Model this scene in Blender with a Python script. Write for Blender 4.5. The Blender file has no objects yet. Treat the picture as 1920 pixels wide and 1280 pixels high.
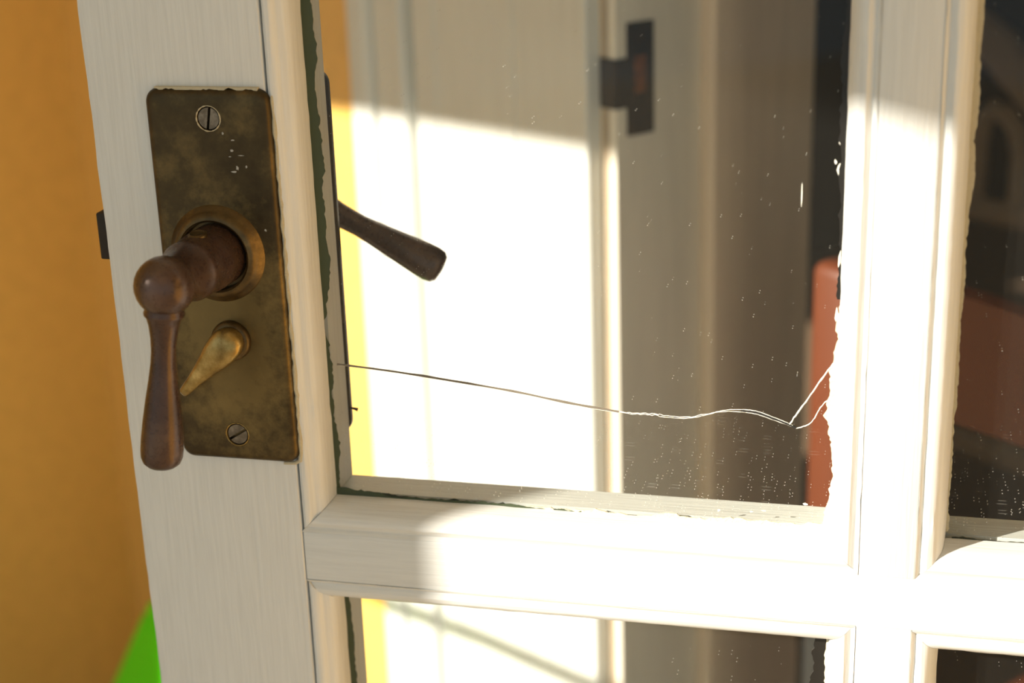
import bpy, bmesh, math, random
from mathutils import Vector, Matrix
random.seed(7)
SC = bpy.context.scene
COL = SC.collection

# ------------------------------------------------------------------ camera
# world: X along the glazed door, Y away from the viewer, Z up (metres)
YAW, PITCH, ROLL = -0.2453740, -0.3350624, -0.0344231
CAM = Vector((0.355, -0.70, 1.30))
fwd = Vector((math.sin(YAW)*math.cos(PITCH), math.cos(YAW)*math.cos(PITCH), math.sin(PITCH)))
rt = Vector((math.cos(YAW), -math.sin(YAW), 0)); up = rt.cross(fwd)
r2 = rt*math.cos(ROLL) + up*math.sin(ROLL)
u2 = -rt*math.sin(ROLL) + up*math.cos(ROLL)
cd = bpy.data.cameras.new('camera'); cam = bpy.data.objects.new('camera', cd); COL.objects.link(cam)
cam.matrix_world = Matrix(((r2.x, u2.x, -fwd.x, CAM.x), (r2.y, u2.y, -fwd.y, CAM.y),
                           (r2.z, u2.z, -fwd.z, CAM.z), (0, 0, 0, 1)))
cd.sensor_width = 36; cd.lens = 36*3000/1920; cd.clip_start = 0.02; cd.clip_end = 60
cd.dof.use_dof = True
cd.dof.focus_distance = (Vector((0.09, 0.0, 1.05)) - CAM).dot(fwd)
cd.dof.aperture_fstop = 5.0
SC.camera = cam

# ------------------------------------------------------------------ house axes: s along the house wall, t into the house
TH = math.radians(40)
UU = Vector((-math.cos(TH), math.sin(TH), 0)); NN = Vector((math.sin(TH), math.cos(TH), 0))
HINGE = Vector((0.748, 0, 0)); LEAF = 0.775
Q = HINGE + UU*LEAF
def F(s, t, z): return Q + UU*s + NN*t + Vector((0, 0, z))
ROTF = math.atan2(UU.y, UU.x)

# ------------------------------------------------------------------ light
AZ = math.radians(52)
KN = 0.434
cosn = math.sin(AZ)*NN.x + math.cos(AZ)*NN.y
cosu = math.sin(AZ)*UU.x + math.cos(AZ)*UU.y
SIG = -cosu/cosn
sun_dir = Vector((math.sin(AZ), math.cos(AZ), -KN*cosn)).normalized()
ld = bpy.data.lights.new('sun', 'SUN'); ld.energy = 9.0; ld.angle = math.radians(0.55); ld.color = (1, 0.925, 0.80)
lo = bpy.data.objects.new('sun', ld); COL.objects.link(lo)
lo.location = (-4, -4, 4); lo.rotation_euler = sun_dir.to_track_quat('-Z', 'Y').to_euler()
wd = bpy.data.worlds.new('sky'); SC.world = wd; wd.use_nodes = True
bg = wd.node_tree.nodes['Background']; bg.inputs[0].default_value = (0.82, 0.945, 0.97, 1); bg.inputs[1].default_value = 0.64
SC.view_settings.view_transform = 'Standard'; SC.view_settings.look = 'None'
SC.view_settings.gamma = 1; SC.view_settings.use_curve_mapping = False; SC.view_settings.exposure = 0.0

# ------------------------------------------------------------------ materials
def mat(name, col, rough=0.5, metal=0.0, spec=0.5):
    m = bpy.data.materials.new(name); m.use_nodes = True
    b = m.node_tree.nodes['Principled BSDF']
    b.inputs['Base Color'].default_value = (*col, 1); b.inputs['Roughness'].default_value = rough
    b.inputs['Metallic'].default_value = metal; b.inputs['Specular IOR Level'].default_value = spec
    return m, m.node_tree, b
def N(nt, t, **k):
    n = nt.nodes.new(t)
    for a, v in k.items(): setattr(n, a, v)
    return n
def coords(nt, scale=(1, 1, 1), rot=(0, 0, 0)):
    g = N(nt, 'ShaderNodeNewGeometry'); mp = N(nt, 'ShaderNodeMapping')
    mp.inputs['Scale'].default_value = scale; mp.inputs['Rotation'].default_value = rot
    nt.links.new(g.outputs['Position'], mp.inputs['Vector']); return mp.outputs[0]
def noise(nt, vec, scale, detail=3, rough=0.55):
    n = N(nt, 'ShaderNodeTexNoise'); n.inputs['Scale'].default_value = scale
    n.inputs['Detail'].default_value = detail; n.inputs['Roughness'].default_value = rough
    nt.links.new(vec, n.inputs['Vector']); return n.outputs['Fac']
def ramp(nt, fac, stops):
    r = N(nt, 'ShaderNodeValToRGB'); e = r.color_ramp.elements
    while len(e) < len(stops): e.new(0.5)
    for i, (p, c) in enumerate(stops): e[i].position = p; e[i].color = (*c, 1)
    nt.links.new(fac, r.inputs[0]); return r.outputs[0]
def bump(nt, b, h, strength, dist):
    bp = N(nt, 'ShaderNodeBump'); bp.inputs['Strength'].default_value = strength; bp.inputs['Distance'].default_value = dist
    nt.links.new(h, bp.inputs['Height']); nt.links.new(bp.outputs[0], b.inputs['Normal'])
def paint(name, col, scale, rough=0.42, st=0.5, rot=(0, 0, 0)):
    m, nt, b = mat(name, col, rough)
    v = coords(nt, scale, rot); h = noise(nt, v, 1.0, 4)
    bump(nt, b, h, st, 0.0006)
    d = tuple(c*0.93 for c in col)
    nt.links.new(ramp(nt, h, [(0.35, d), (0.6, col)]), b.inputs['Base Color'])
    return m
WHITE = (0.745, 0.755, 0.735)
M_V = paint('white_paint_upright', WHITE, (520, 520, 22))
M_H = paint('white_paint_level', WHITE, (22, 520, 520))
M_FR = paint('white_paint_frame', (0.80, 0.81, 0.78), (160, 160, 8), st=0.25)
M_JAMB = paint('bounce_tinted_jamb_paint', (0.90, 0.84, 0.72), (160, 160, 8), st=0.25)  # frame white lightened and warmed in place of missing bounce light
M_WALL = paint('yellow_render', (0.95, 0.555, 0.135), (60, 60, 60), rough=0.85, st=0.3)
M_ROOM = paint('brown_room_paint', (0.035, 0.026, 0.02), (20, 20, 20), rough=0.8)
M_REVEAL = paint('grey_brown_reveal', (0.86, 0.69, 0.51), (90, 90, 6), rough=0.6, st=0.25)
M_FLOOR = paint('dark_boards', (0.26, 0.165, 0.10), (4, 30, 4), rough=0.6)
M_GROUND = paint('terrace_tiles', (0.29, 0.25, 0.19), (8, 8, 8), rough=0.8)
M_GREEN = mat('old_green_paint', (0.052, 0.070, 0.032), 0.5)[0]
M_GAP = mat('dark_putty_gap', (0.035, 0.04, 0.025), 0.8)[0]
M_PUTTY = paint('cream_putty', (0.78, 0.70, 0.50), (700, 700, 700), rough=0.8, st=0.8)
M_SEAL = mat('black_glass_sealant', (0.012, 0.010, 0.008), 0.35)[0]
M_RESID = paint('paint_residue', (0.55, 0.49, 0.34), (900, 900, 900), rough=0.7, st=0.8)
M_CHALK = mat('chalky_mark', (0.42, 0.42, 0.40), 0.8)[0]
M_CRACKD = mat('crack_dark_edge', (0.20, 0.17, 0.13), 0.35)[0]
M_CRACKL = mat('crack_bright_edge', (0.86, 0.83, 0.72), 0.4)[0]
M_LIME = mat('lime_plastic', (0.09, 0.86, 0.002), 0.4)[0]
M_PLAIN = mat('slot_black', (0.012, 0.010, 0.008), 0.6)[0]

def brass(name, dark, mid, bright, rough, sc=55, metal=0.75, lo_=0.40, hi_=0.72):
    m, nt, b = mat(name, mid, rough, metal)
    v = coords(nt); a = noise(nt, v, sc, 6, 0.62); c = noise(nt, v, sc*9, 3, 0.6)
    mx = N(nt, 'ShaderNodeMath', operation='MULTIPLY_ADD'); nt.links.new(c, mx.inputs[0]); mx.inputs[1].default_value = 0.22
    nt.links.new(a, mx.inputs[2])
    nt.links.new(ramp(nt, mx.outputs[0], [(lo_, dark), ((lo_+hi_)/2+0.06, mid), (hi_+0.1, bright)]), b.inputs['Base Color'])
    mr = N(nt, 'ShaderNodeMapRange'); mr.inputs['To Min'].default_value = rough-0.08; mr.inputs['To Max'].default_value = rough+0.14
    nt.links.new(c, mr.inputs['Value']); nt.links.new(mr.outputs[0], b.inputs['Roughness'])
    bump(nt, b, c, 0.15, 0.0004)
    return m
M_PLATE = brass('tarnished_brass', (0.040, 0.027, 0.012), (0.066, 0.046, 0.019), (0.14, 0.095, 0.036), 0.33, 42)
def wear(m):
    # brass rubbed bright by hands around the lever and below it
    nt = m.node_tree; b = nt.nodes['Principled BSDF']; old = b.inputs['Base Color'].links[0].from_socket
    g = N(nt, 'ShaderNodeNewGeometry'); d = N(nt, 'ShaderNodeMapping'); nt.links.new(g.outputs['Position'], d.inputs[0])
    d.inputs['Location'].default_value = (-0.036*24, 0, -1.046*13); d.inputs['Scale'].default_value = (24, 0, 13)
    ln = N(nt, 'ShaderNodeVectorMath', operation='LENGTH'); nt.links.new(d.outputs[0], ln.inputs[0])
    nz = noise(nt, coords(nt), 160, 5, 0.65)
    ad = N(nt, 'ShaderNodeMath', operation='MULTIPLY_ADD'); nt.links.new(nz, ad.inputs[0]); ad.inputs[1].default_value = -1.1; nt.links.new(ln.outputs['Value'], ad.inputs[2])
    mr = N(nt, 'ShaderNodeMapRange'); nt.links.new(ad.outputs[0], mr.inputs['Value']); mr.inputs['From Min'].default_value = 0.40; mr.inputs['From Max'].default_value = -0.10
    mr.inputs['To Max'].default_value = 0.55
    mx = N(nt, 'ShaderNodeMix', data_type='RGBA'); nt.links.new(mr.outputs[0], mx.inputs['Factor']); nt.links.new(old, mx.inputs['A']); mx.inputs['B'].default_value = (0.25, 0.175, 0.062, 1)
    nt.links.new(mx.outputs['Result'], b.inputs['Base Color'])
wear(M_PLATE)
M_ROSE = brass('worn_brass', (0.065, 0.044, 0.019), (0.12, 0.080, 0.032), (0.26, 0.165, 0.06), 0.34)
M_LEVER = brass('dark_bronze', (0.048, 0.026, 0.018), (0.076, 0.042, 0.029), (0.13, 0.08, 0.05), 0.26, 40, 0.35)
M_TURN = brass('polished_brass', (0.22, 0.145, 0.045), (0.36, 0.25, 0.085), (0.52, 0.38, 0.15), 0.32, 120, 0.85)
M_SCREW = brass('old_screw_steel', (0.08, 0.065, 0.045), (0.16, 0.13, 0.095), (0.30, 0.25, 0.19), 0.36, 200, 0.8)
M_IRON = brass('rusty_iron', (0.014, 0.011, 0.008), (0.022, 0.015, 0.009), (0.045, 0.022, 0.010), 0.65, 90, 0.1)
M_RUST = brass('orange_rust', (0.10, 0.028, 0.006), (0.19, 0.055, 0.010), (0.30, 0.09, 0.015), 0.8, 120, 0.0)
M_REDWOOD = paint('red_stained_wood', (0.135, 0.027, 0.004), (60, 60, 14), rough=0.5, st=0.15)
M_BLACK = mat('black_metal', (0.02, 0.02, 0.018), 0.45)[0]
M_OLDWOOD = paint('brown_chair_wood', (0.42, 0.30, 0.19), (60, 60, 60), rough=0.4, st=0.15)

def glass_mat():
    m = bpy.data.materials.new('dusty_window_glass'); m.use_nodes = True; nt = m.node_tree; nt.nodes.clear(); L = nt.links.new
    out = N(nt, 'ShaderNodeOutputMaterial'); tr = N(nt, 'ShaderNodeBsdfTransparent'); gl = N(nt, 'ShaderNodeBsdfGlossy'); df = N(nt, 'ShaderNodeBsdfDiffuse')
    tr.inputs[0].default_value = (0.975, 0.98, 0.965, 1); gl.inputs['Roughness'].default_value = 0.0
    df.inputs[0].default_value = (0.80, 0.76, 0.68, 1)
    lw = N(nt, 'ShaderNodeLayerWeight'); lw.inputs[0].default_value = 0.5
    p = N(nt, 'ShaderNodeMath', operation='POWER'); L(lw.outputs['Facing'], p.inputs[0]); p.inputs[1].default_value = 5
    ma = N(nt, 'ShaderNodeMath', operation='MULTIPLY_ADD'); L(p.outputs[0], ma.inputs[0]); ma.inputs[1].default_value = 0.95; ma.inputs[2].default_value = 0.016
    mix = N(nt, 'ShaderNodeMixShader'); L(ma.outputs[0], mix.inputs[0]); L(tr.outputs[0], mix.inputs[1]); L(gl.outputs[0], mix.inputs[2])
    # dust: sparse specks and a few level wipe marks
    g = N(nt, 'ShaderNodeNewGeometry')
    def specks(scale, thr, keep):
        mp = N(nt, 'ShaderNodeMapping'); mp.inputs['Scale'].default_value = scale; L(g.outputs['Position'], mp.inputs[0])
        vo = N(nt, 'ShaderNodeTexVoronoi'); vo.inputs['Scale'].default_value = 1.0; L(mp.outputs[0], vo.inputs['Vector'])
        a = N(nt, 'ShaderNodeMath', operation='LESS_THAN'); L(vo.outputs['Distance'], a.inputs[0]); a.inputs[1].default_value = thr
        sp = N(nt, 'ShaderNodeSeparateColor'); L(vo.outputs['Color'], sp.inputs[0])
        b = N(nt, 'ShaderNodeMath', operation='GREATER_THAN'); L(sp.outputs[0], b.inputs[0]); b.inputs[1].default_value = keep
        c = N(nt, 'ShaderNodeMath', operation='MULTIPLY'); L(a.outputs[0], c.inputs[0]); L(b.outputs[0], c.inputs[1]); return c.outputs[0]
    s1 = specks((760, 7, 760), 0.14, 0.968); s2 = specks((800, 7, 700), 0.17, 0.80); s3 = specks((90, 7, 1400), 0.24, 0.90)
    sx = N(nt, 'ShaderNodeSeparateXYZ'); L(g.outputs['Position'], sx.inputs[0])
    low = N(nt, 'ShaderNodeMapRange'); L(sx.outputs['Z'], low.inputs['Value'])
    low.inputs['From Min'].default_value = 1.02; low.inputs['From Max'].default_value = 0.955
    gt = N(nt, 'ShaderNodeMath', operation='GREATER_THAN'); L(sx.outputs['Z'], gt.inputs[0]); gt.inputs[1].default_value = 0.93
    lo2 = N(nt, 'ShaderNodeMath', operation='MULTIPLY'); L(low.outputs[0], lo2.inputs[0]); L(gt.outputs[0], lo2.inputs[1])
    lp = N(nt, 'ShaderNodeMath', operation='MULTIPLY'); L(s2, lp.inputs[0]); L(lo2.outputs[0], lp.inputs[1])
    lq = N(nt, 'ShaderNodeMath', operation='MULTIPLY'); L(s3, lq.inputs[0]); L(lo2.outputs[0], lq.inputs[1])
    lq2 = N(nt, 'ShaderNodeMath', operation='MULTIPLY'); L(lq.outputs[0], lq2.inputs[0]); lq2.inputs[1].default_value = 0.22
    ad = N(nt, 'ShaderNodeMath', operation='ADD'); L(s1, ad.inputs[0]); L(lp.outputs[0], ad.inputs[1])
    ad2 = N(nt, 'ShaderNodeMath', operation='ADD'); L(ad.outputs[0], ad2.inputs[0]); L(lq2.outputs[0], ad2.inputs[1])
    sc = N(nt, 'ShaderNodeMath', operation='MULTIPLY_ADD'); L(ad2.outputs[0], sc.inputs[0]); sc.inputs[1].default_value = 0.55; sc.inputs[2].default_value = 0.005
    sc.use_clamp = True
    mix2 = N(nt, 'ShaderNodeMixShader'); L(sc.outputs[0], mix2.inputs[0]); L(mix.outputs[0], mix2.inputs[1]); L(df.outputs[0], mix2.inputs[2])
    L(mix2.outputs[0], out.inputs[0]); return m
M_GLASS = glass_mat()

# ------------------------------------------------------------------ mesh helpers (world coordinates)
def hexa(bm, c, bev=0.0, seg=2):
    """c: function (i,j,k)->Vector for the 8 corners"""
    v = [[[bm.verts.new(c(i, j, k)) for k in (0, 1)] for j in (0, 1)] for i in (0, 1)]
    f = [(v[0][0][0], v[0][0][1], v[0][1][1], v[0][1][0]), (v[1][0][0], v[1][1][0], v[1][1][1], v[1][0][1]),
         (v[0][0][0], v[1][0][0], v[1][0][1], v[0][0][1]), (v[0][1][0], v[0][1][1], v[1][1][1], v[1][1][0]),
         (v[0][0][0], v[0][1][0], v[1][1][0], v[1][0][0]), (v[0][0][1], v[1][0][1], v[1][1][1], v[0][1][1])]
    fs = [bm.faces.new(x) for x in f]
    if bev > 0:
        ed = list({e for q in fs for e in q.edges})
        bmesh.ops.bevel(bm, geom=ed, offset=bev, segments=seg, affect='EDGES', profile=0.5)
def box(bm, lo, hi, bev=0.0, seg=2):
    hexa(bm, lambda i, j, k: Vector(((lo[0], hi[0])[i], (lo[1], hi[1])[j], (lo[2], hi[2])[k])), bev, seg)
def fbox(bm, s, t, z, bev=0.0, seg=2):
    hexa(bm, lambda i, j, k: F(s[i], t[j], z[k]), bev, seg)
def loft(bm, loops, cap0=True, cap1=True, closed=True):
    rows = [[bm.verts.new(p) for p in lp] for lp in loops]
    n = len(rows[0])
    for a, b in zip(rows, rows[1:]):
        for i in range(n if closed else n-1):
            j = (i+1) % n; bm.faces.new((a[i], a[j], b[j], b[i]))
    if cap0: bm.faces.new(rows[0][::-1])
    if cap1: bm.faces.new(rows[-1])
    return rows
def frame_of(d):
    d = Vector(d).normalized(); a = Vector((0, 0, 1)) if abs(d.z) < 0.9 else Vector((1, 0, 0))
    x = d.cross(a).normalized(); return x, x.cross(d).normalized(), d
def lathe(bm, o, d, prof, n=40, cap0=True, cap1=True):
    """prof: list of (distance along d, radius)"""
    x, y, d = frame_of(d); o = Vector(o)
    loops = [[o + d*h + (x*math.cos(2*math.pi*i/n) + y*math.sin(2*math.pi*i/n))*max(r, 1e-5) for i in range(n)] for h, r in prof]
    loft(bm, loops, cap0, cap1)
def tube(bm, pts, r, n=10):
    pts = [Vector(p) for p in pts]; loops = []; rr = r if isinstance(r, (list, tuple)) else [r]*len(pts)
    px = None
    for i, p in enumerate(pts):
        d = (pts[min(i+1, len(pts)-1)] - pts[max(i-1, 0)]).normalized()
        if px is None: px = frame_of(d)[0]
        x = (px - d*px.dot(d)).normalized(); px = x; y = d.cross(x)
        loops.append([p + (x*math.cos(2*math.pi*k/n) + y*math.sin(2*math.pi*k/n))*rr[i] for k in range(n)])
    loft(bm, loops)
def prism(bm, poly, a, b):
    """poly mapped by functions a and b (two end copies)"""
    loft(bm, [[a(p) for p in poly], [b(p) for p in poly]])
def obj(name, bm, m, parent=None, angle=35, label=None):
    bmesh.ops.recalc_face_normals(bm, faces=bm.faces[:])
    me = bpy.data.meshes.new(name); bm.to_mesh(me); bm.free(); me.materials.append(m)
    for p in me.polygons: p.use_smooth = True
    me.set_sharp_from_angle(angle=math.radians(angle))
    o = bpy.data.objects.new(name, me); COL.objects.link(o)
    loc = Vector((0, 0, 0))
    if parent:
        o.parent = parent; q = parent; base = Vector((0, 0, 0))
        while q: base += q.location; q = q.parent
        me.transform(Matrix.Translation(-base))
    if label: o['label'] = label
    return o
def origin(o, p):
    """put the object's own origin at world point p"""
    o.data.transform(Matrix.Translation(-Vector(p))); o.location = p
def tag(o, label, cat, group=None):
    o['label'] = label; o['category'] = cat
    if group: o['group'] = group
    return o
def thing(name, loc, label, cat, group=None):
    o = bpy.data.objects.new(name, None); COL.objects.link(o); o.location = loc; o.empty_display_size = 0.05
    return tag(o, label, cat, group)
def struct(name, bm, m, angle=35, label=None):
    o = obj(name, bm, m, None, angle); o['kind'] = 'structure'
    if label: o['label'] = label
    return o
B = bmesh.new

# ------------------------------------------------------------------ the setting: terrace, house, room
T_OUT = 1.85
b = B(); fbox(b, (-5, 4), (-6, 0.0), (-0.1, 0)); struct('floor_terrace', b, M_GROUND)
b = B(); fbox(b, (-3.0, 2.2), (0.0, 3.6), (-0.1, 0.0)); struct('floor', b, M_FLOOR)
b = B(); fbox(b, (0.025, 1.146), (0.0, 0.21), (0, 2.7)); struct('wall_front', b, M_WALL, label='yellow rendered house wall beside the white door casing')
b = B(); fbox(b, (1.146, 1.40), (-3.0, 0.21), (0, 2.7)); struct('wall_left', b, M_WALL, label='shaded orange yellow wall at the left edge')
b = B(); fbox(b, (-3.0, -0.83), (0.0, 0.21), (0, 2.7)); struct('wall_right', b, M_WALL)
b = B(); fbox(b, (-0.83, 0.025), (0.0, 0.21), (2.07, 2.7)); struct('wall_top', b, M_WALL)
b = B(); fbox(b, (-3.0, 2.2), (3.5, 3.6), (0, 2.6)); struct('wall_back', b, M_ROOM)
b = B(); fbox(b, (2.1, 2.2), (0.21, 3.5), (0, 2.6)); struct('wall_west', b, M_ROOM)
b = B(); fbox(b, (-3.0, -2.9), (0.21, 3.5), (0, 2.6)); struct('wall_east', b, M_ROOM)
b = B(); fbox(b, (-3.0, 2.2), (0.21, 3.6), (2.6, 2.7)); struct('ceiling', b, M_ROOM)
# terrace roof, with unseen beam and pier added to cast the shadow edges
zl = lambda s: 1.0115 + 0.048*(0.368-(s-SIG*T_OUT)) + (T_OUT-0.015)*KN   # underside raked so its shadow edge tilts
b = B(); hexa(b, lambda i, j, k: F((-3.2, 3.0)[i], (-T_OUT, -T_OUT+0.10)[j], zl((-3.2, 3.0)[i]) + 0.20*k)); struct('shadow_beam', b, M_FR)
b = B(); fbox(b, (-3.2, 3.0), (-T_OUT-0.2, 0.0), (2.45, 2.52)); struct('ceiling_terrace', b, M_FR)
s0 = -0.390 + SIG*T_OUT
b = B(); fbox(b, (s0, s0+0.235), (-T_OUT, -T_OUT+0.10), (0, 2.45)); struct('shadow_pillar', b, M_FR)
# unseen rod, added to cast the slanting shadow stripe on the casing
def up_sun(s, z, t): k = t+0.015; return F(s - SIG*k, t, z - KN*k)
ra = [up_sun(0.37, 0.487, -T_OUT+0.25), up_sun(0.213, 0.518, -T_OUT+0.25), up_sun(0.064, 0.541, -T_OUT+0.25)]
dd = (ra[2]-ra[0]).normalized()
b = B(); tube(b, [ra[0]-dd*0.3, ra[0], ra[1], ra[2], ra[2]+dd*1.6], 0.0075, 10)
tag(obj('shadow_rod', b, M_FR), 'thin slanting rod out of view, added to cast a shadow stripe on the casing', 'shadow caster')

# white door frame -------------------------------------------------
ZT = 2.07
cas = [(0.0346, 0.003), (0.0346, -0.0135), (0.0362, -0.0149), (0.1268, -0.0149), (0.128, -0.0132), (0.1292, -0.0149), (0.2410, -0.0149), (0.2430, -0.0128), (0.2450, -0.0149),
       (0.2760, -0.0149), (0.2785, -0.0135), (0.2800, -0.0010), (0.2930, -0.0010), (0.2945, -0.0125), (0.2990, -0.0160), (0.3050, -0.0165), (0.3110, -0.0150), (0.3130, -0.0140),
       (0.3440, -0.0140), (0.3460, -0.0085), (0.3490, -0.0085), (0.3510, -0.0155), (0.3580, -0.0190), (0.3650, -0.0195), (0.3672, -0.0180), (0.3700, -0.0180), (0.3850, -0.0180), (0.3902, -0.0130), (0.3902, 0.003)]
b = B(); prism(b, cas, lambda p: F(p[0], p[1], 0), lambda p: F(p[0], p[1], ZT+0.1)); struct('trim_1', b, M_FR, 25, 'broad white moulded door casing in full sun')
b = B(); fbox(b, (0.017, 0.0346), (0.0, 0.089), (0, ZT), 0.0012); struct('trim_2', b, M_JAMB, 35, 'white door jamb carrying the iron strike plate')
b = B()
jp = [(0.0346, 0.0895), (0.0075, 0.0895), (0.0040, 0.0930), (0.0040, 0.131), (0.0060, 0.134), (0.0060, 0.205), (0.0080, 0.2095), (0.0346, 0.2095)]
prism(b, jp, lambda p: F(p[0], p[1], 0), lambda p: F(p[0], p[1], ZT)); struct('trim_3', b, M_REVEAL, 35, 'grey brown door stop and reveal behind the jamb')
b = B(); fbox(b, (-0.83, 0.0), (0.0, 0.21), (ZT-0.03, ZT), 0.001); struct('trim_4', b, M_FR)
b = B(); fbox(b, (-0.83, -0.80), (0.0, 0.21), (0, ZT-0.03), 0.001); struct('trim_5', b, M_FR)

# iron strike plate on the jamb ------------------------------------
sp = thing('strike_plate', F(0.017, 0.02, 1.081), 'dark rusty iron strike plate let into the white door jamb, seen through the glass', 'strike plate')
b = B()
fbox(b, (0.0154, 0.0173), (0.0105, 0.0180), (1.0375, 1.1250), 0.0004, 1)
fbox(b, (0.0154, 0.0173), (0.0300, 0.0380), (1.0375, 1.1250), 0.0004, 1)
fbox(b, (0.0154, 0.0173), (0.0180, 0.0300), (1.0375, 1.0700), 0.0, 1)
fbox(b, (0.0154, 0.0173), (0.0180, 0.0300), (1.0990, 1.1250), 0.0, 1)
obj('face_plate', b, M_IRON, sp)
b = B(); fbox(b, (0.0150, 0.0334), (-0.0025, 0.0125), (1.0600, 1.0985), 0.0006, 1); obj('lip', b, M_IRON, sp)
b = B(); fbox(b, (0.0162, 0.0172), (0.0180, 0.0300), (1.0700, 1.0990)); obj('latch_hole', b, M_RUST, sp, label='orange rusted latch hole')

# ------------------------------------------------------------------ the glazed door leaf
DT = 0.046
X0, XA, XB, XC, XD, X1 = -0.027, 0.0648, 0.3450, 0.3722, 0.6524, 0.744
Z0, Z1 = 0.03, 2.03
ROWS = [(0.2602, 0.5713), (0.5999, 0.9110), (0.9396, 1.2510), (1.2796, 1.5907), (1.6193, 1.9304)]
door = thing('glazed_door', (0.36, 0.023, Z0), 'white painted multi-paned glazed door standing ajar with a brass lever lock', 'door')
def wavy_box(lo, hi, bev):
    b = B(); box(b, lo, hi, bev, 3); return b
def stile_mesh(x0, x1):
    b = B(); loops = []; e1 = e2 = 0.0; r = 0.0018
    for k in range(241):
        z = Z0+(Z1-Z0)*k/240
        e1 = 0.8*e1+random.gauss(0, 0.00016); e2 = 0.8*e2+random.gauss(0, 0.00005); q = r*(1+0.5*math.sin(z*31)+0.3*math.sin(z*83))
        q = max(0.0008, q)
        pf = [(x0+e1, DT-r), (x0+e1, q), (x0+e1+q*0.3, q*0.3), (x0+e1+q, 0), (x1-0.0006, 0), (x1, 0.0006), (x1, DT-0.001), (x1-0.001, DT), (x0+r, DT)]
        loops.append([Vector((x, y, z)) for x, y in pf])
    loft(b, loops); return b
obj('stile', stile_mesh(X0, XA-0.0004), M_V, door)
obj('stile', wavy_box((XD+0.0004, 0, Z0), (X1, DT, Z1), 0.0016), M_V, door)
rz = [(Z0, ROWS[0][0])] + [(ROWS[i][1], ROWS[i+1][0]) for i in range(4)] + [(ROWS[4][1], Z1)]
for i, (a, c) in enumerate(rz):
    obj('rail', wavy_box((XA, 0.00015, a+0.0004), (XD, DT-0.0002, c-0.0004), 0.0008), M_H, door)
for a, c in ROWS:
    obj('muntin', wavy_box((XB+0.0004, 0.0001, a-0.0010), (XC-0.0004, DT-0.0002, c+0.0010), 0.0008), M_V, door)
W = 0.0130
FRONT = [(0.0003, 0.0195), (0.0003, 0.0020), (0.0010, 0.0004), (0.0024, -0.0004), (0.0042, -0.0003), (0.0058, 0.0008), (0.0068, 0.0022), (0.0078, 0.0028), (0.0100, 0.0040), (0.0116, 0.0062), (0.0125, 0.0100), (W, 0.0150), (W, 0.0193)]
SOFT = [(0.0003, 0.0195), (-0.0004, 0.0020), (-0.0004, -0.00015), (0.0006, 0.0005), (0.0016, 0.0016), (0.0028, 0.0009), (0.0046, 0.0), (0.0064, 0.0003), (0.0082, 0.0016), (0.0098, 0.0036), (0.0112, 0.0062), (0.0122, 0.0105), (W, 0.0193)]
BACK = [(0.0003, 0.0242), (W, 0.0242), (W, DT-0.0015), (W-0.0012, DT-0.0002), (0.0003, DT-0.0002)]
def bead(x0, x1, z0, z1, side, prof, nseg=24, jit=0.00022):
    b = B()
    gap = 0.00012; loops = []
    for k in range(nseg+1):
        lp = []
        f = k/nseg
        jx = [random.gauss(0, jit) if 0 < k < nseg else 0 for _ in prof]
        for (w, d), j in zip(prof, jx):
            j = j*0.5
            if side in 'lr':
                z = (z0+w+gap) + f*((z1-w-gap)-(z0+w+gap)); x = x0+w+j if side == 'l' else x1-w-j
            else:
                x = (x0+w+gap) + f*((x1-w-gap)-(x0+w+gap)); z = z0+w+j if side == 'b' else z1-w-j
            lp.append(Vector((x, d, z)))
        loops.append(lp)
    loft(b, loops); return b
panes = {}
for ci, (xa, xb) in enumerate(((XA, XB), (XC, XD))):
    for ri, (za, zb) in enumerate(ROWS):
        vis = ri in (1, 2)
        for sd in 'lrbt':
            m = M_V if sd in 'lr' else M_H
            obj('moulding', bead(xa, xb, za, zb, sd, FRONT if (sd == 'l' and ci == 0) or (sd == 'r' and ci == 1) else SOFT, 40 if vis else 2), m, door, 30)
            obj('glazing_bead', bead(xa, xb, za, zb, sd, BACK, 2, 0), m, door, 30)
        b = B(); box(b, (xa+0.004, 0.0200, za+0.004), (xb-0.004, 0.0236, zb-0.004))
        panes[ci, ri] = obj('pane', b, M_GLASS, door)

def ribbon(pts, d, y0, y1, step=0.0022, jit=0.0006, jit0=0.0):
    """pts: (x,z, width_to_inside) along the glass edge; d = inward direction (dx,dz); irregular inner edge"""
    b = B(); A = []; C_ = []; e1 = 0.0; jit *= 1.15
    for (xa, za, wa), (xb, zb, wb) in zip(pts, pts[1:]):
        L = math.hypot(xb-xa, zb-za); n = max(1, int(L/step))
        for k in range(n):
            f = k/n; e1 = 0.78*e1 + random.gauss(0, jit)*0.75; w = max(0.0001, wa+(wb-wa)*f + e1); o = random.gauss(0, jit0)
            x = xa+(xb-xa)*f; z = za+(zb-za)*f
            A.append((x+d[0]*o, z+d[1]*o)); C_.append((x+d[0]*w, z+d[1]*w))
    x, z, w = pts[-1]; A.append((x, z)); C_.append((x+d[0]*w, z+d[1]*w))
    loops = [[Vector((a[0], y1, a[1])), Vector((a[0], y0, a[1])), Vector((c[0], y0, c[1])), Vector((c[0], y1, c[1]))] for a, c in zip(A, C_)]
    loft(b, loops); return b
P12, P11, P22, P21 = panes[0, 2], panes[0, 1], panes[1, 2], panes[1, 1]
YG = 0.0199
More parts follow.
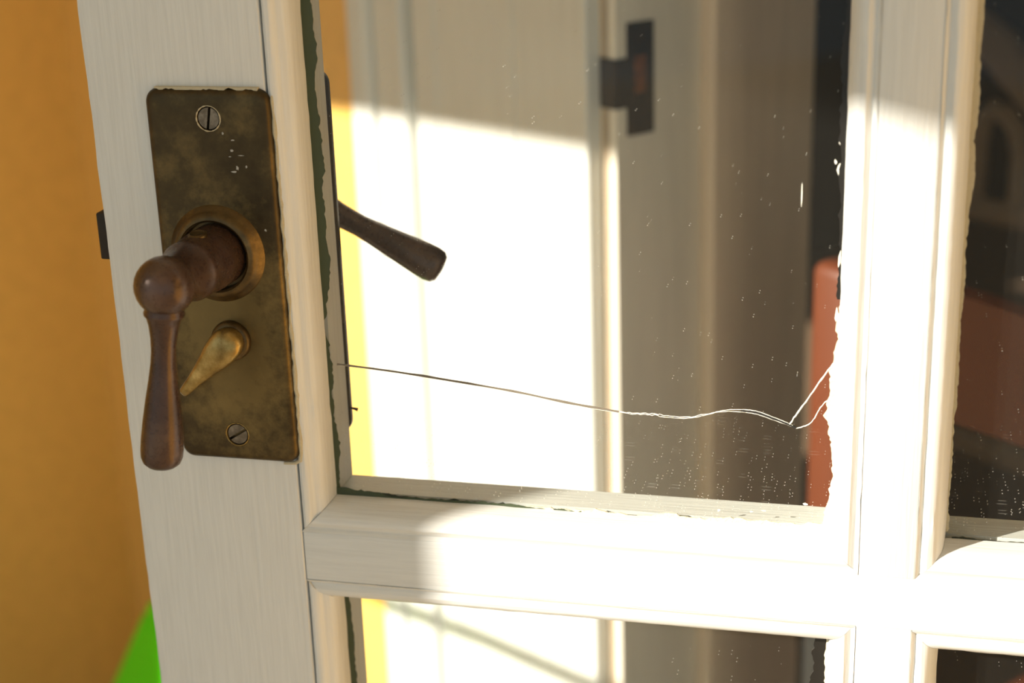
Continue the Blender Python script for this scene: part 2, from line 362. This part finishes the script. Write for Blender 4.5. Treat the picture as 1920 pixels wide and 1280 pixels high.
# old green paint and dark gaps where the left bead meets the glass
xl = XA+W
obj('paint_edge', ribbon([(xl-0.002, 1.249, 0.0068), (xl-0.002, 1.20, 0.0075), (xl-0.002, 1.165, 0.0070), (xl-0.002, 1.13, 0.0078), (xl-0.002, 1.10, 0.0066), (xl-0.002, 1.07, 0.0058), (xl-0.002, 1.052, 0.0040), (xl-0.002, 1.045, 0.0026), (xl-0.002, 1.025, 0.0045), (xl-0.002, 1.00, 0.0036), (xl-0.002, 0.975, 0.0046), (xl-0.002, 0.956, 0.0040)],
    (1, 0), YG-0.0005, YG, 0.0016, 0.00045), M_GREEN, P12, label='old dark green paint line along the glass edge')
obj('paint_edge', ribbon([(xl-0.001, 0.9525, 0.0012), (xl+0.02, 0.9525, 0.0014), (xl+0.06, 0.9525, 0.0008), (xl+0.12, 0.9525, 0.0006), (xl+0.2, 0.9525, 0.0004)], (0, 1), YG-0.0005, YG, 0.0016, 0.0004), M_GAP, P12, label='dark gap under the glass')
obj('paint_edge', ribbon([(xl-0.002, 0.905, 0.0046), (xl-0.002, 0.85, 0.0052), (xl-0.002, 0.80, 0.0050), (xl-0.002, 0.60, 0.0050)], (1, 0), YG-0.0005, YG, 0.002, 0.00035), M_GREEN, P11, label='old dark green paint line along the glass edge')
obj('paint_edge', ribbon([(xl-0.001, 0.9523, 0.0046), (xl+0.010, 0.9523, 0.0034), (xl+0.022, 0.9523, 0.0030), (xl+0.030, 0.9523, 0.0010), (xl+0.07, 0.9523, 0.0016), (xl+0.10, 0.9523, 0.0012), (xl+0.13, 0.9523, 0.0008)], (0, 1), YG-0.0010, YG-0.0006, 0.0016, 0.0004), M_GREEN, P12, label='old dark green paint line along the glass edge')
# cream putty and black sealant on the right edge
xr = XB-W
obj('putty', ribbon([(xr+0.002, 1.092, 0.0016), (xr+0.002, 1.080, 0.0020), (xr+0.002, 1.066, 0.0024), (xr+0.002, 1.052, 0.0032), (xr+0.002, 1.040, 0.0042), (xr+0.002, 1.025, 0.0050), (xr+0.002, 1.012, 0.0058), (xr+0.002, 1.0, 0.0045), (xr+0.002, 0.985, 0.0034), (xr+0.002, 0.97, 0.0052), (xr+0.002, 0.960, 0.0062), (xr+0.002, 0.9505, 0.0070)],
    (-1, 0), YG-0.0011, YG, 0.0013, 0.00055), M_PUTTY, P12, label='crumbling cream putty')
obj('sealant', ribbon([(xr+0.002, 1.249, 0.0050), (xr+0.002, 1.20, 0.0048), (xr+0.002, 1.16, 0.0044), (xr+0.002, 1.13, 0.0040), (xr+0.002, 1.10, 0.0036), (xr+0.002, 1.07, 0.0034)], (-1, 0), YG-0.0004, YG, 0.0016, 0.0004), M_SEAL, P12, label='black sealant edge')
obj('putty', ribbon([(xl+0.09, 0.9525, 0.0010), (xl+0.16, 0.9525, 0.0016), (xl+0.2, 0.9525, 0.0014), (xr, 0.9525, 0.0022)], (0, 1), YG-0.0008, YG, 0.0016, 0.0005), M_PUTTY, P12, label='crumbling cream putty')
obj('sealant', ribbon([(xr+0.002, 0.9, 0.0085), (xr+0.002, 0.87, 0.0095), (xr+0.002, 0.60, 0.009)], (-1, 0), YG-0.0004, YG, 0.0016, 0.0006), M_SEAL, P11, label='black sealant edge')
obj('putty', ribbon([(xr+0.002, 0.898, 0.004), (xr+0.002, 0.87, 0.0035), (xr+0.002, 0.60, 0.004)], (-1, 0), YG-0.0008, YG-0.0004, 0.0016, 0.0008), M_PUTTY, P11, label='crumbling cream putty')
# right pane: green grey edge
xq = XC+W
obj('paint_edge', ribbon([(xq-0.002, 1.249, 0.0052), (xq-0.002, 1.16, 0.0046), (xq-0.002, 1.08, 0.0038), (xq-0.002, 1.03, 0.0034), (xq-0.002, 0.956, 0.0030)], (1, 0), YG-0.0006, YG, 0.0016, 0.0003), M_RESID, P22, label='grey green paint line along the glass edge')
obj('paint_edge', ribbon([(xq+0.003, 0.9525, 0.0010), (xq+0.03, 0.9525, 0.0006), (xq+0.1, 0.9525, 0.0006)], (0, 1), YG-0.0005, YG, 0.0016, 0.0003), M_GAP, P22, label='dark gap under the glass')
# flecks of paint left on the glass
def fleck(x, z, rx, rz_, n=9, m=M_CRACKL, par=P12, name='paint_fleck'):
    b = B(); lp = [(x+math.cos(2*math.pi*i/n)*rx*random.uniform(0.6, 1.2), z+math.sin(2*math.pi*i/n)*rz_*random.uniform(0.6, 1.2)) for i in range(n)]
    loft(b, [[Vector((p[0], 0.0200, p[1])) for p in lp], [Vector((p[0], 0.0196, p[1])) for p in lp]]); obj(name, b, m, par)
for x, z, rx, rz_ in ((0.3300, 1.1442, 0.0012, 0.0018), (0.3302, 1.1318, 0.0018, 0.0034), (0.3276, 1.1348, 0.0006, 0.0012), (0.3130, 1.1193, 0.00035, 0.0060), (0.3312, 1.0883, 0.0008, 0.0060), (0.3305, 1.0625, 0.0008, 0.0042), (0.3190, 0.9650, 0.0013, 0.0006), (0.2930, 0.9590, 0.0010, 0.0004), (0.2770, 0.9585, 0.0007, 0.0008), (0.2990, 0.9600, 0.0014, 0.0003)):
    fleck(x, z, rx, rz_)
# crack across the pane
YC = 0.0197
def smooth(pts, n=5, jit=0.00012):
    out = []
    for i in range(len(pts)-1):
        p0 = pts[max(i-1, 0)]; p1 = pts[i]; p2 = pts[i+1]; p3 = pts[min(i+2, len(pts)-1)]
        for k in range(n):
            t = k/n
            q = [0.5*((2*p1[a]) + (-p0[a]+p2[a])*t + (2*p0[a]-5*p1[a]+4*p2[a]-p3[a])*t*t + (-p0[a]+3*p1[a]-3*p2[a]+p3[a])*t**3) for a in (0, 1)]
            out.append((q[0], q[1] + random.gauss(0, jit)))
    out.append(pts[-1]); return out
def crack(name, pts, off, r, m, jit=0.0001, label=None):
    pp = smooth(pts, 5, jit); n = len(pp)
    b = B(); tube(b, [Vector((x, YC, z+off(i/(n-1)))) for i, (x, z) in enumerate(pp)], [r*random.uniform(0.75, 1.25) for _ in pp], 6); obj(name, b, m, P12, label=label)
C1 = [(0.0829, 1.0249), (0.1022, 1.0236), (0.1356, 1.0203), (0.1739, 1.0156), (0.2009, 1.0112), (0.2275, 1.0078)]
C2 = [(0.2275, 1.0078), (0.2341, 1.0073), (0.2407, 1.0074), (0.2459, 1.0075), (0.2511, 1.0067), (0.2616, 1.0068), (0.2693, 1.0086), (0.2745, 1.0103)]
C3 = [(0.2745, 1.0103), (0.2809, 1.0116), (0.2873, 1.0119), (0.2924, 1.0117), (0.2975, 1.0106), (0.3056, 1.0078), (0.3107, 1.0060), (0.3133, 1.0045)]
C4 = [(0.3102, 1.0059), (0.3121, 1.0093), (0.3150, 1.0142), (0.3198, 1.0221), (0.3257, 1.0319), (0.3304, 1.0393), (0.3346, 1.0456)]
C5 = [(0.3133, 1.0045), (0.3178, 1.0059), (0.3214, 1.0094), (0.3245, 1.0156), (0.3274, 1.0193), (0.3327, 1.0239)]
crack('crack', C1, lambda f: 0, 0.00052, M_CRACKD, 0.00003, 'dark crack line across the pane')
crack('crack', C1, lambda f: -0.00045-0.0002*f, 0.00016, M_CRACKL, 0.00003, 'bright crack edge')
bulge = lambda k: (lambda f: k*math.sin(math.pi*min(1, max(0, f)))**0.7)
crack('crack', C2, bulge(0.00045), 0.00020, M_CRACKL, 0.00016, 'bright crack edge')
crack('crack', C2, bulge(-0.00040), 0.00018, M_CRACKL, 0.00016, 'bright crack edge')
crack('crack', C3, bulge(0.00075), 0.00018, M_CRACKL, 0.00006, 'bright crack edge')
crack('crack', C3, bulge(-0.00075), 0.00018, M_CRACKL, 0.00006, 'bright crack edge')
crack('crack', C3[2:], lambda f: 0, 0.00050, M_PLAIN, 0.00003, 'dark crack line across the pane')
crack('crack', C4, lambda f: 0, 0.00042, M_CRACKL, 0.00016, 'bright crack edge')
crack('crack', C5, lambda f: 0, 0.00026, M_CRACKL, 0.00016, 'bright crack edge')

# small paint dents and the pin left in the back bead
b = B(); tube(b, [(0.0785, 0.0462, 0.9905), (0.0800, 0.0465, 0.9902), (0.0825, 0.0470, 0.9893)], [0.0006, 0.0007, 0.0011], 8); obj('glazing_pin', b, M_IRON, door)

# ------------------------------------------------------------------ lock furniture (parts of the door)
def rrect(x0, x1, z0, z1, r, ins, y, n=7):
    pts = []
    for cx, cz, a0 in ((x1-r, z1-r, 0), (x0+r, z1-r, 90), (x0+r, z0+r, 180), (x1-r, z0+r, 270)):
        for k in range(n+1):
            a = math.radians(a0+90*k/n); rr = max(r-ins, 0.0003)
            pts.append(Vector((cx+rr*math.cos(a), y, cz+rr*math.sin(a))))
    return pts
PX0, PX1, PZ0, PZ1 = 0.0035, 0.0672, 0.9785, 1.1690
SCREWS = ((0.0362, 1.1550, 80), (0.0357, 0.9932, 32))
def circle(x, z, r, y, n=32): return [Vector((x+r*math.cos(2*math.pi*i/n), y, z+r*math.sin(2*math.pi*i/n))) for i in range(n)]
b = B()
rows = loft(b, [rrect(PX0, PX1, PZ0, PZ1, 0.007, i, y) for i, y in ((0, 0.0), (0.0001, -0.0012), (0.0006, -0.0024), (0.0014, -0.0034), (0.0026, -0.0041), (0.0042, -0.0044))], True, False)
edges = [b.edges.get((rows[-1][i], rows[-1][(i+1) % len(rows[-1])])) for i in range(len(rows[-1]))]
for x, z, a in SCREWS:
    hr = loft(b, [circle(x, z, 0.0066, -0.0044), circle(x, z, 0.0058, -0.0036), circle(x, z, 0.0056, -0.0012)], False, True)
    edges += [b.edges.get((hr[0][i], hr[0][(i+1) % 32])) for i in range(32)]
bmesh.ops.triangle_fill(b, edges=edges, use_beauty=True)
plate = obj('backplate', b, M_PLATE, door, 30, 'long tarnished brass backplate')
for x, z, a in SCREWS:
    b = B(); R_ = 0.0055
    ca, sa = math.cos(math.radians(a)), math.sin(math.radians(a))
    for sg in (1, -1):
        arc = []
        for k in range(17):
            th = math.asin(0.11) + (math.pi-2*math.asin(0.11))*k/16
            arc.append((R_*math.cos(th), sg*R_*math.sin(th)))
        pl = lambda p, y: Vector((x + p[0]*ca - p[1]*sa, y, z + p[0]*sa + p[1]*ca))
        loft(b, [[pl(p, -0.0014) for p in arc], [pl(p, -0.0034) for p in arc], [pl((p[0]*0.93, p[1]*0.93 + sg*0.0001), -0.0039) for p in arc]])
    obj('screw', b, M_SCREW, plate, 30, 'upper slotted screw' if z > 1.1 else 'lower slotted screw')
# paint left along the plate's edges
rp = []; zz = 1.1655
while zz > 0.980:
    rp.append(Vector((PX1+0.0006+random.gauss(0, 0.0002), -0.0004, zz))); zz -= 0.0035
rp += [Vector((PX1-0.0004, -0.0004, 0.9792)), Vector((PX1-0.003, -0.0004, 0.9778)), Vector((PX1-0.009, -0.0004, 0.9775))]
b = B(); tube(b, rp, [0.0009*random.uniform(0.6, 1.5) for _ in rp], 8)
obj('paint_residue', b, M_RESID, plate, label='cream paint left along the plate edge')
b = ribbon([(0.0090, PZ1+0.0006, 0.0010), (0.03, PZ1+0.0006, 0.0016), (0.05, PZ1+0.0006, 0.0013), (0.0615, PZ1+0.0006, 0.0016)], (0, -1), -0.0026, 0.0, 0.0014, 0.0006)
obj('paint_residue', b, M_RESID, plate, label='cream paint left along the plate edge')
for x, z, a in SCREWS:
    b = B(); n = 40; pp = [Vector((x+0.0061*math.cos(2*math.pi*k/n), -0.0042, z+0.0061*math.sin(2*math.pi*k/n))) for k in range(n)]
    tube(b, pp+[pp[0]], [0.00032*random.uniform(0.5, 1.4) for _ in range(n+1)], 6)
    obj('paint_ring', b, M_RESID if z > 1.1 else M_TURN, plate)
for x, z, rx, rz_ in ((0.0476, 1.1448, 0.0012, 0.0004), (0.0466, 1.1398, 0.0010, 0.0008), (0.0512, 1.1375, 0.0020, 0.0003), (0.0488, 1.1315, 0.0007, 0.0014), (0.0472, 1.1296, 0.0018, 0.0006), (0.0535, 1.1320, 0.0006, 0.0008), (0.0430, 1.1480, 0.0006, 0.0006), (0.0455, 1.1368, 0.0009, 0.0003), (0.0605, 1.1010, 0.0006, 0.0007)):
    b = B(); lp = [(x+math.cos(2*math.pi*i/8)*rx*random.uniform(0.4, 1.2), z+math.sin(2*math.pi*i/8)*rz_*random.uniform(0.4, 1.2)) for i in range(8)]
    loft(b, [[Vector((p[0], -0.0043, p[1])) for p in lp], [Vector((p[0], -0.00455, p[1])) for p in lp]]); obj('paint_speck', b, M_CHALK, plate)
AX, AZ_ = 0.0345, 1.0885
b = B(); lathe(b, (AX, 0, AZ_), (0, -1, 0), [(0.0040, 0.0248), (0.0052, 0.0240), (0.0064, 0.0226), (0.0078, 0.0216), (0.0092, 0.0206), (0.0100, 0.0192), (0.0102, 0.0182), (0.0096, 0.0172), (0.0060, 0.0168), (0.0046, 0.0168)], 56, True, True)
obj('rose', b, M_ROSE, plate, 40, 'raised worn brass collar around the spindle')

def lever(name, ay, sgn, knob, tip, grip, plate_y):
    """hub along the door normal, ball, then a club shaped grip from the ball to the tip"""
    b = B(); o = Vector((AX, plate_y, AZ_)); kv = Vector(knob); d = kv-o; H = d.length
    lathe(b, o, d, [(0.0, 0.0155), (H*0.20, 0.0155), (H*0.30, 0.0152), (H*0.335, 0.0142), (H*0.52, 0.0146), (H*0.56, 0.0146), (H*0.585, 0.0139), (H*0.64, 0.0126), (H*0.74, 0.0112), (H*0.84, 0.0108), (H*0.94, 0.0112), (H, 0.0112)], 48)
    n = 14
    gd = (Vector(tip)-kv).normalized()
    ball = [(-0.0140*math.cos(math.pi*i/n), 0.0140*math.sin(math.pi*i/n)) for i in range(n+1)]
    lathe(b, kv, gd, ball, 40)
    lathe(b, kv, gd, grip, 40)
    return obj(name, b, M_LEVER, door, 50)
GR = [(0.0080, 0.0092), (0.0118, 0.0090), (0.0126, 0.0094), (0.0138, 0.0093), (0.0150, 0.0082), (0.0190, 0.0070), (0.0250, 0.0061), (0.0310, 0.0057), (0.0370, 0.0059), (0.0450, 0.0067), (0.0550, 0.0080), (0.0650, 0.0091), (0.0740, 0.0098), (0.0800, 0.0100), (0.0835, 0.0098), (0.0862, 0.0088), (0.0880, 0.0068), (0.0888, 0.0036), (0.0890, 0.0002)]
lev = lever('lever_handle', 0, -1, (AX-0.0010, -0.0622, AZ_+0.0012), (0.0245, -0.0660, 1.0060), GR, -0.0055)
lev['label'] = 'dark bronze lever hanging down'
b = B(); lathe(b, (AX-0.0002, -0.0245, AZ_+0.0148), (0, -0.15, 1), [(-0.001, 0.0046), (0.0006, 0.0046), (0.0012, 0.0036), (0.0008, 0.0030)], 24)
obj('grub_screw', b, M_ROSE, lev)
# thumb turn
b = B(); PV = Vector((0.0375, -0.0044, 1.0440))
lathe(b, PV, (0, -1, 0), [(-0.0004, 0.0104), (0.0018, 0.0102), (0.0030, 0.0094), (0.0036, 0.0080)], 40)
obj('thumb_turn_base', b, M_ROSE, plate, 40)
b = B(); dv = Vector((-0.690, 0, -0.724)).normalized(); pv = Vector((0.724, 0, -0.690)).normalized(); loops = []
for a, w, h in ((-0.0084, 0.0012, 0.0060), (-0.0078, 0.0040, 0.0090), (-0.0062, 0.0063, 0.0112), (-0.0030, 0.0080, 0.0128), (0.0020, 0.0084, 0.0134), (0.0080, 0.0076, 0.0130), (0.0140, 0.0062, 0.0122), (0.0200, 0.0049, 0.0114), (0.0260, 0.0038, 0.0108), (0.0320, 0.0031, 0.0102), (0.0365, 0.0026, 0.0092), (0.0385, 0.0014, 0.0070)):
    lp = []
    for k in range(24):
        th = 2*math.pi*k/24; c, s = math.cos(th), math.sin(th)
        e = 0.8; cx = math.copysign(abs(c)**e, c); sx = math.copysign(abs(s)**e, s)
        lift = 0.0030 + max(0, a)*0.07
        lp.append(PV + dv*a + pv*(w*cx) + Vector((0, -1, 0))*(lift + (h-lift)*(0.5+0.5*sx)))
    loops.append(lp)
loft(b, loops); obj('thumb_turn', b, M_TURN, plate, 60, 'polished brass thumb turn')
# latch bolt on the edge of the stile
b = B(); box(b, (-0.0388, 0.0140, 1.0775), (-0.0270, 0.0290, 1.1020), 0.0010); obj('latch_bolt', b, M_IRON, door)
b = B(); box(b, (-0.0276, 0.010, 1.00), (-0.0270, 0.033, 1.16), 0.0); obj('latch_face_plate', b, M_IRON, door)
# furniture on the far side
b = B(); loft(b, [rrect(0.0190, 0.0788, PZ0-0.002, PZ1+0.001, 0.007, i, y) for i, y in ((0, DT), (0, DT+0.0026), (0.0006, DT+0.0038), (0.0022, DT+0.0044))])
obj('backplate', b, M_PLATE, door, 30, 'inside brass backplate, its edge showing behind the stile')
GR2 = [(0.0080, 0.0092), (0.0138, 0.0092), (0.0180, 0.0078), (0.0260, 0.0066), (0.0330, 0.0062), (0.0400, 0.0060), (0.0480, 0.0066), (0.0560, 0.0074), (0.0680, 0.0086), (0.0780, 0.0096), (0.0840, 0.0098), (0.0880, 0.0092), (0.0900, 0.0072), (0.0907, 0.0030), (0.0908, 0.0002)]
lv2 = lever('lever_handle', 0, 1, (AX+0.001, 0.1020, AZ_+0.0045), (0.1160, 0.1020, 1.0520), GR2, DT+0.005)
lv2['label'] = 'inside lever pointing out behind the glass'

# ------------------------------------------------------------------ red wooden chair inside the doorway
ch = thing('wooden_chair', F(-0.28, 0.30, 0), 'red stained wooden chair with dark legs standing in the doorway behind the glass', 'chair')
def fpost(s0, s1, t0, t1, z0, z1, r=0.006):
    b = B(); fbox(b, (s0, s1), (t0, t1), (z0, z1), r, 4); return b
for s in (-0.137, -0.470):
    obj('back_post', fpost(s, s+0.040, 0.098, 0.128, 0.690, 0.944, 0.010), M_REDWOOD, ch)
    obj('leg', fpost(s+0.002, s+0.038, 0.100, 0.126, 0.0, 0.690, 0.004), M_BLACK, ch)
    obj('leg', fpost(s+0.002, s+0.038, 0.480, 0.506, 0.0, 0.432, 0.004), M_BLACK, ch)
b = B(); loft(b, [[F(s, t, z) for t, z in ((0.103, 0.850), (0.123, 0.850), (0.125, 0.90), (0.123, zt), (0.113, zt+0.004), (0.103, zt), (0.101, 0.90))] for s, zt in ((-0.430, 0.925), (-0.36, 0.938), (-0.293, 0.944), (-0.22, 0.948), (-0.137, 0.942))]); obj('top_rail', b, M_REDWOOD, ch, 50)
b = B(); fbox(b, (-0.430, -0.137), (0.104, 0.122), (0.560, 0.620), 0.004, 3); obj('lower_rail', b, M_REDWOOD, ch)
b = B(); fbox(b, (-0.470, -0.097), (0.129, 0.51), (0.43, 0.455), 0.006, 3); obj('seat', b, M_REDWOOD, ch)

# dim chair deeper in the room
T2 = 0.85
c2 = thing('dining_chair', F(0.24, T2+0.2, 0), 'brown wooden chair with a pierced back, deep in the dark room behind the glass', 'chair')
b = B(); tube(b, [F(s, T2, z) for s, z in ((0.44, 1.045), (0.37, 1.015), (0.30, 0.975), (0.24, 0.925), (0.19, 0.880), (0.10, 0.86))], [0.020, 0.026, 0.027, 0.026, 0.024, 0.020], 14); obj('crest_rail', b, M_OLDWOOD, c2)
pts = [(0.325, 0.785), (0.322, 0.860), (0.318, 0.890), (0.305, 0.900), (0.285, 0.897), (0.268, 0.880), (0.262, 0.850), (0.262, 0.785)]
b = B(); tube(b, [F(s, T2, z) for s, z in pts], [0.012, 0.011, 0.011, 0.012, 0.013, 0.013, 0.011, 0.012], 12); obj('splat', b, M_OLDWOOD, c2)
b = B(); tube(b, [F(0.435, T2, 0.775), F(0.30, T2, 0.772), F(0.10, T2, 0.775)], 0.016, 12); obj('cross_rail', b, M_OLDWOOD, c2)
for s, zt in ((0.44, 1.05), (0.10, 0.87)):
    b = B(); tube(b, [F(s, T2, 0), F(s, T2, zt)], [0.017, 0.016], 10); obj('back_post', b, M_OLDWOOD, c2)
    b = B(); tube(b, [F(s, T2+0.40, 0), F(s, T2+0.40, 0.43)], [0.014, 0.018], 10); obj('leg', b, M_OLDWOOD, c2)
b = B(); fbox(b, (0.085, 0.455), (T2+0.018, T2+0.43), (0.42, 0.455), 0.012, 3); obj('seat', b, M_OLDWOOD, c2)

# ------------------------------------------------------------------ lime green stool on the terrace
# left edge climbs from (s .835, z .229) to (s .702, z .407) at t -0.15
kk = (0.835-0.702)/(0.407-0.229)
zt_ = 0.445; sl = lambda z: 0.702 - 0.058 + (0.407-z)*kk
cs = sl(zt_)-0.040
st = thing('plastic_stool', F(cs, -0.15, 0), 'bright lime green plastic stool with sloping sides, below the orange wall behind the door', 'stool')
b = B()
def sq(z, hs, ht, n=5):
    pts = []; r = 0.02
    for cx, cy, a0 in ((hs-r, ht-r, 0), (-hs+r, ht-r, 90), (-hs+r, -ht+r, 180), (hs-r, -ht+r, 270)):
        for k in range(n+1):
            a = math.radians(a0+90*k/n); pts.append(F(cs+cx+r*math.cos(a), -0.15+cy+r*math.sin(a), z))
    return pts
hz = lambda z: sl(max(z, 0.21))-cs
loft(b, [sq(z, hz(z), 0.05+0.03*(1-z/zt_)) for z in (0.0, 0.02, 0.12, 0.24, 0.36, zt_-0.01)] )
obj('body', b, M_LIME, st)
b = B(); loft(b, [sq(zt_-0.01, hz(zt_), 0.05), sq(zt_+0.006, hz(zt_)-0.003, 0.047), sq(zt_+0.010, hz(zt_)-0.012, 0.040)]); obj('seat', b, M_LIME, st)
